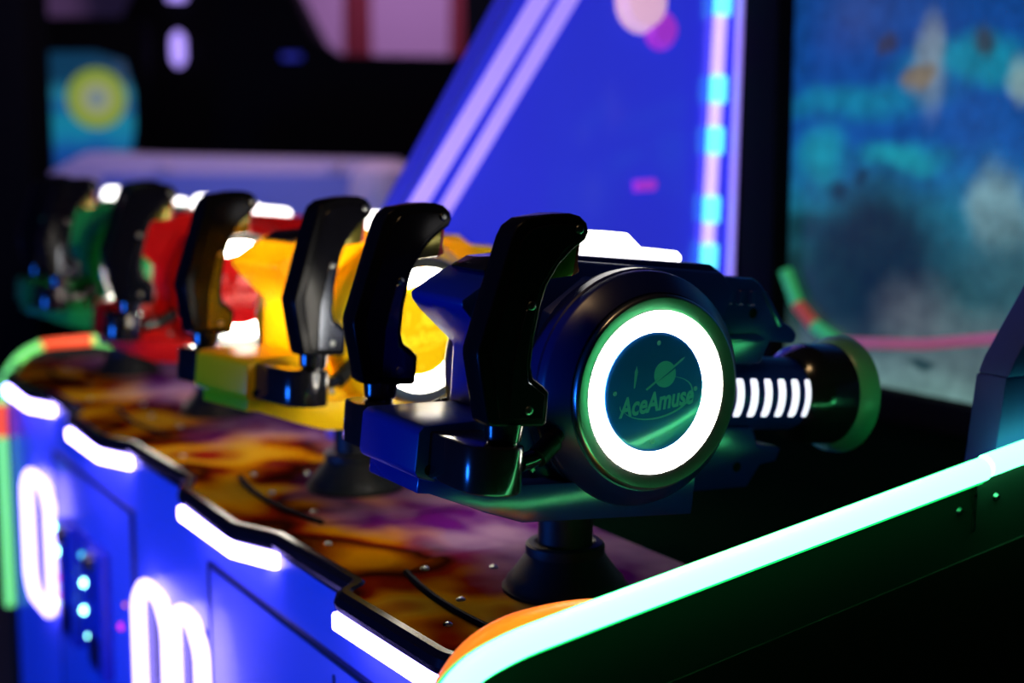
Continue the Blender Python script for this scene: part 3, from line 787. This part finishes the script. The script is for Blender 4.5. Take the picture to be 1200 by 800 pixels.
ep = [(fx(1.12) - 0.006, 0.87), (fx(1.12) - 0.006, 1.12), (fx(2.05) - 0.006, 2.05), (fx(2.05) + 0.004, 2.05), (fx(1.12) + 0.004, 1.12), (fx(1.12) + 0.004, 0.87)]
wpart('front_edge', prism(ep, 2.268, 2.332, 'y', 0.002), M['acrylic_edge'])
for (xa, xb, wa, wb) in ((1.046, 1.604, 0.037, 0.052), (1.113, 1.666, 0.028, 0.048)):
    q = [(xa, 1.185), (xb, 2.0), (xb + wb, 2.0), (xa + wa, 1.185)]
    wpart('light_line', prism(q, 2.2715, 2.2755, 'y', 0.0008, 1), M['violet_line'], 'pale violet light line')
wpart('led_column', tube([(1.797, 2.268, 1.00), (1.842, 2.268, 2.0)], 0.013, 10), M['violet_column'], 'vertical violet light column')
wpart('led_column', tube([(1.865, 2.270, 1.00), (1.885, 2.270, 2.0)], 0.007, 10), M['violet_line'], 'thin violet light column')
for z in (1.195, 1.291, 1.428, 1.529, 1.70):
    x = 1.797 + (z - 1.0) * 0.045
    wpart('led_bead', tube([(x, 2.264, z - 0.026), (x + 0.002, 2.264, z + 0.026)], 0.0165, 12), M['cyan_led'], 'cyan light bead')
wpart('reflection_spot', lathe([(0, 0.03), (0.045, 0.024), (0.06, 0.0)], 28, Matrix.Translation((1.638, 2.276, 1.690)) @ Matrix.Rotation(PI / 2, 4, 'X')), M['blush_reflection'], 'pale pink round glow for a reflection')  # glowing shapes added in place of reflections on the glossy divider
wpart('reflection_spot', lathe([(0, 0.025), (0.028, 0.02), (0.04, 0.0)], 28, Matrix.Translation((1.685, 2.276, 1.640)) @ Matrix.Rotation(PI / 2, 4, 'X')), M['magenta_soft'], 'magenta glow for a reflection')
wpart('reflection_pill', tube([(1.625, 2.272, 1.340), (1.672, 2.272, 1.342)], 0.012, 10), M['magenta_soft'], 'magenta pill-shaped glow for a reflection')

# near wing
M['wing_blue'] = mat('slate_blue_plastic', (0.02, 0.03, 0.24), 0.6, spec=0.2)
nw = thing('side_wing', (1.5, 1.14, 1.03), 0, 'slate blue slanted wing standing on the near side panel', 'wing')
NM = Matrix.Translation((-1.5, -1.14, -1.03))
link('lower_block', prism([(1.318, 1.04), (1.333, 1.150), (1.890, 1.150), (1.890, 1.05)], 1.115, 1.16, 'y', 0.003), M['wing_blue'], nw, 35, NM)
link('upper_panel', prism([(1.333, 1.1505), (1.343, 1.170), (1.74, 1.68), (1.89, 1.68), (1.89, 1.1505)], 1.112, 1.158, 'y', 0.003), M['wing_blue'], nw, 35, NM)

# ------------------------------------------------------------------ the hall behind
RY = math.radians(-30.7)
def rot_thing(name, loc, label, cat, group=None):
    return thing(name, loc, RY, label, cat, group)
# pale counter of the next machine
M['pale'] = mat('pale_counter_plastic', (0.62, 0.50, 0.62), 0.45)
M['paleblue'] = mat('pale_blue_counter', (0.18, 0.24, 0.62), 0.45)
ct = rot_thing('game_counter', (1.72, 4.95, 0.0), 'pale counter of another machine beyond the guns', 'counter')
link('counter_top', prism([(-0.62, 1.14), (-0.62, 1.32), (-0.48, 1.395), (-0.34, 1.385), (0.62, 1.365), (0.66, 1.28), (0.66, 1.14)], 0.0, 0.5, 'y', 0.02), M['pale'], ct)
link('counter_front', box(-0.42, 0.64, -0.03, 0.45, 0.05, 1.315, 0.01), M['paleblue'], ct)
for x in (-0.20, 0.41):
    link('knob_lamp', lathe([(0, .03), (.025, .022), (.034, 0)], 20, Matrix.Translation((x, -0.002, 1.335)) @ Matrix.Rotation(PI / 2, 4, 'X')), M['pale'], ct)
# pale rounded form beside the divider, built as a stool
gl = rot_thing('round_stool', (1.925, 4.00, 0.0), 'pale round padded stool top beside the pale counter', 'stool')
M['skinpale'] = mat('pale_padded_vinyl', (0.90, 0.68, 0.72), 0.5)
link('cushion', lathe([(0, 1.37), (.06, 1.365), (.105, 1.34), (.12, 1.28), (.11, 1.2), (.06, 1.17), (0, 1.17)], 32), M['skinpale'], gl)
link('stem', lathe([(0, 1.18), (.03, 1.18), (.03, 0.03), (.16, 0.02), (.17, 0.0), (0, 0.0)], 24), M['matte'], gl)
# black machine with violet lamps
bc = rot_thing('black_cabinet', (2.60, 6.75, 0.0), 'tall black game cabinet with violet lamps behind the pale counter', 'game cabinet')
link('hood', prism([(-0.80, 1.0), (-0.78, 1.92), (-0.60, 2.25), (0.02, 2.35), (0.22, 1.95), (0.36, 1.86), (1.00, 1.85), (1.02, 1.0)], 0.0, 0.7, 'y', 0.02), M['matte'], bc)
link('base', box(-0.7, 0.7, 0.03, 0.68, 0.0, 1.0, 0.02), M['matte'], bc)
link('hood_lamp', tube([(-0.425, -0.03, 1.80), (-0.425, -0.03, 1.815), (-0.425, -0.03, 1.84), (-0.425, -0.03, 1.93), (-0.425, -0.03, 1.955), (-0.425, -0.03, 1.97)], [0.006, 0.024, 0.034, 0.034, 0.024, 0.006], 14), M['violet_lamp'], bc)
link('hood_lamp', tube([(-0.425, -0.03, 2.12), (-0.425, -0.03, 2.20)], 0.045, 14), M['violet_lamp'], bc)
M['dimblue'] = mat('dim_blue_lamp', (0.05, 0.05, 0.5), 0.4, emit=(0.02, 0.03, 0.35), strength=0.5)
link('hood_lamp', tube([(0.13, -0.03, 1.835), (0.13, -0.03, 1.86)], 0.05, 14), M['dimblue'], bc)
# blue monitor with a target
def target_material():
    m = D.materials.new('target_picture'); m.use_nodes = True
    nt = m.node_tree; L = nt.links
    b = nt.nodes['Principled BSDF']; b.inputs['Base Color'].default_value = (0.01, 0.01, 0.02, 1); b.inputs['Roughness'].default_value = 0.3
    tc = nt.nodes.new('ShaderNodeTexCoord')
    sp = nt.nodes.new('ShaderNodeSeparateXYZ'); L.new(tc.outputs['Object'], sp.inputs[0])
    no = nt.nodes.new('ShaderNodeTexNoise'); no.inputs['Scale'].default_value = 9; L.new(tc.outputs['Object'], no.inputs['Vector'])
    ma = nt.nodes.new('ShaderNodeMath'); ma.operation = 'MULTIPLY_ADD'; L.new(no.outputs['Fac'], ma.inputs[0]); ma.inputs[1].default_value = 0.10; L.new(sp.outputs['Z'], ma.inputs[2])
    mr = nt.nodes.new('ShaderNodeMapRange'); mr.inputs['From Min'].default_value = 1.30; mr.inputs['From Max'].default_value = 1.95; L.new(ma.outputs[0], mr.inputs['Value'])
    rp = nt.nodes.new('ShaderNodeValToRGB'); L.new(mr.outputs[0], rp.inputs['Fac'])
    st = [(0.0, (0.01, 0.06, 0.36)), (0.22, (0.01, 0.10, 0.45)), (0.34, (0.01, 0.28, 0.50)), (0.45, (0.01, 0.30, 0.45)), (0.52, (0.01, 0.12, 0.40)), (0.62, (0.02, 0.26, 0.42)), (0.72, (0.005, 0.06, 0.14)), (1.0, (0.004, 0.05, 0.12))]
    rp.color_ramp.elements[0].color = (*st[0][1], 1); rp.color_ramp.elements[1].color = (*st[-1][1], 1)
    for p, c in st[1:-1]:
        e = rp.color_ramp.elements.new(p); e.color = (*c, 1)
    mp = nt.nodes.new('ShaderNodeMapping'); mp.vector_type = 'TEXTURE'; mp.inputs['Location'].default_value = (0.055, 0, 1.63); mp.inputs['Scale'].default_value = (0.135, 1000, 0.135)
    L.new(tc.outputs['Object'], mp.inputs['Vector'])
    ln = nt.nodes.new('ShaderNodeVectorMath'); ln.operation = 'LENGTH'; L.new(mp.outputs[0], ln.inputs[0])
    r2 = nt.nodes.new('ShaderNodeValToRGB'); L.new(ln.outputs['Value'], r2.inputs['Fac'])
    s2 = [(0.0, (0.20, 0.32, 0.42)), (0.22, (0.22, 0.30, 0.40)), (0.30, (0.42, 0.46, 0.25)), (0.62, (0.42, 0.48, 0.16)), (0.72, (0.30, 0.42, 0.02)), (1.0, (0.32, 0.45, 0.03))]
    r2.color_ramp.elements[0].color = (*s2[0][1], 1); r2.color_ramp.elements[1].color = (*s2[-1][1], 1)
    for p, c in s2[1:-1]:
        e = r2.color_ramp.elements.new(p); e.color = (*c, 1)
    lt = nt.nodes.new('ShaderNodeMath'); lt.operation = 'LESS_THAN'; L.new(ln.outputs['Value'], lt.inputs[0]); lt.inputs[1].default_value = 1.0
    mx = nt.nodes.new('ShaderNodeMix'); mx.data_type = 'RGBA'
    L.new(lt.outputs[0], mx.inputs['Factor']); L.new(rp.outputs[0], mx.inputs['A']); L.new(r2.outputs[0], mx.inputs['B'])
    L.new(mx.outputs['Result'], b.inputs['Emission Color']); b.inputs['Emission Strength'].default_value = 0.65
    return m
mn = rot_thing('game_monitor', (1.69, 6.67, 0.0), 'blue game monitor showing a yellow round target beside the black cabinet', 'monitor')
link('housing', box(-0.36, 0.24, 0.03, 0.30, 0.0, 2.0, 0.02), M['matte'], mn)
link('display', prism([(-0.30, 1.28), (0.12, 1.28), (0.19, 1.36), (0.215, 1.5), (0.215, 1.66), (0.18, 1.80), (0.05, 1.84), (-0.30, 1.84)], -0.01, 0.031, 'y', 0.004), target_material(), mn)
# black pillar at the far left
pb = rot_thing('black_pillar', (1.08, 5.72, 0.0), 'square black pillar beside the blue monitor', 'pillar')
link('shaft', box(-0.45, 0.152, 0.0, 0.3, 0.04, 2.95, 0.01), M['matte'], pb)
link('plinth', box(-0.47, 0.17, -0.02, 0.32, 0.0, 0.04, 0.005), M['matte'], pb)
# mauve partition with dark red banners
M['redcloth'] = mat('dark_red_cloth', (0.16, 0.012, 0.02), 0.8)
pt = rot_thing('partition_board', (4.05, 8.35, 0.0), 'tall mauve partition board at the back of the hall', 'partition')
link('board', box(-1.3, 1.6, 0.0, 0.05, 0.0, 2.9, 0.005), M['wall'], pt)
for x, lab in ((-0.20, 'dark red hanging banner on the mauve partition beside the black cabinet'), (0.47, 'dark red hanging banner on the mauve partition beside the blue divider')):
    bn = rot_thing('hanging_banner', (4.05 + x * math.cos(RY) , 8.35 + x * math.sin(RY), 1.95), lab, 'banner', 'dark red banners')
    link('cloth', prism([(-0.09, 0.0), (-0.075, 0.9), (0.075, 0.9), (0.09, 0.0), (0.0, -0.03)], -0.03, -0.015, 'y', 0.003), M['redcloth'], bn)
    link('rod', tube([(-0.11, -0.022, 0.90), (0.11, -0.022, 0.90)], 0.012, 8), M['matte'], bn)
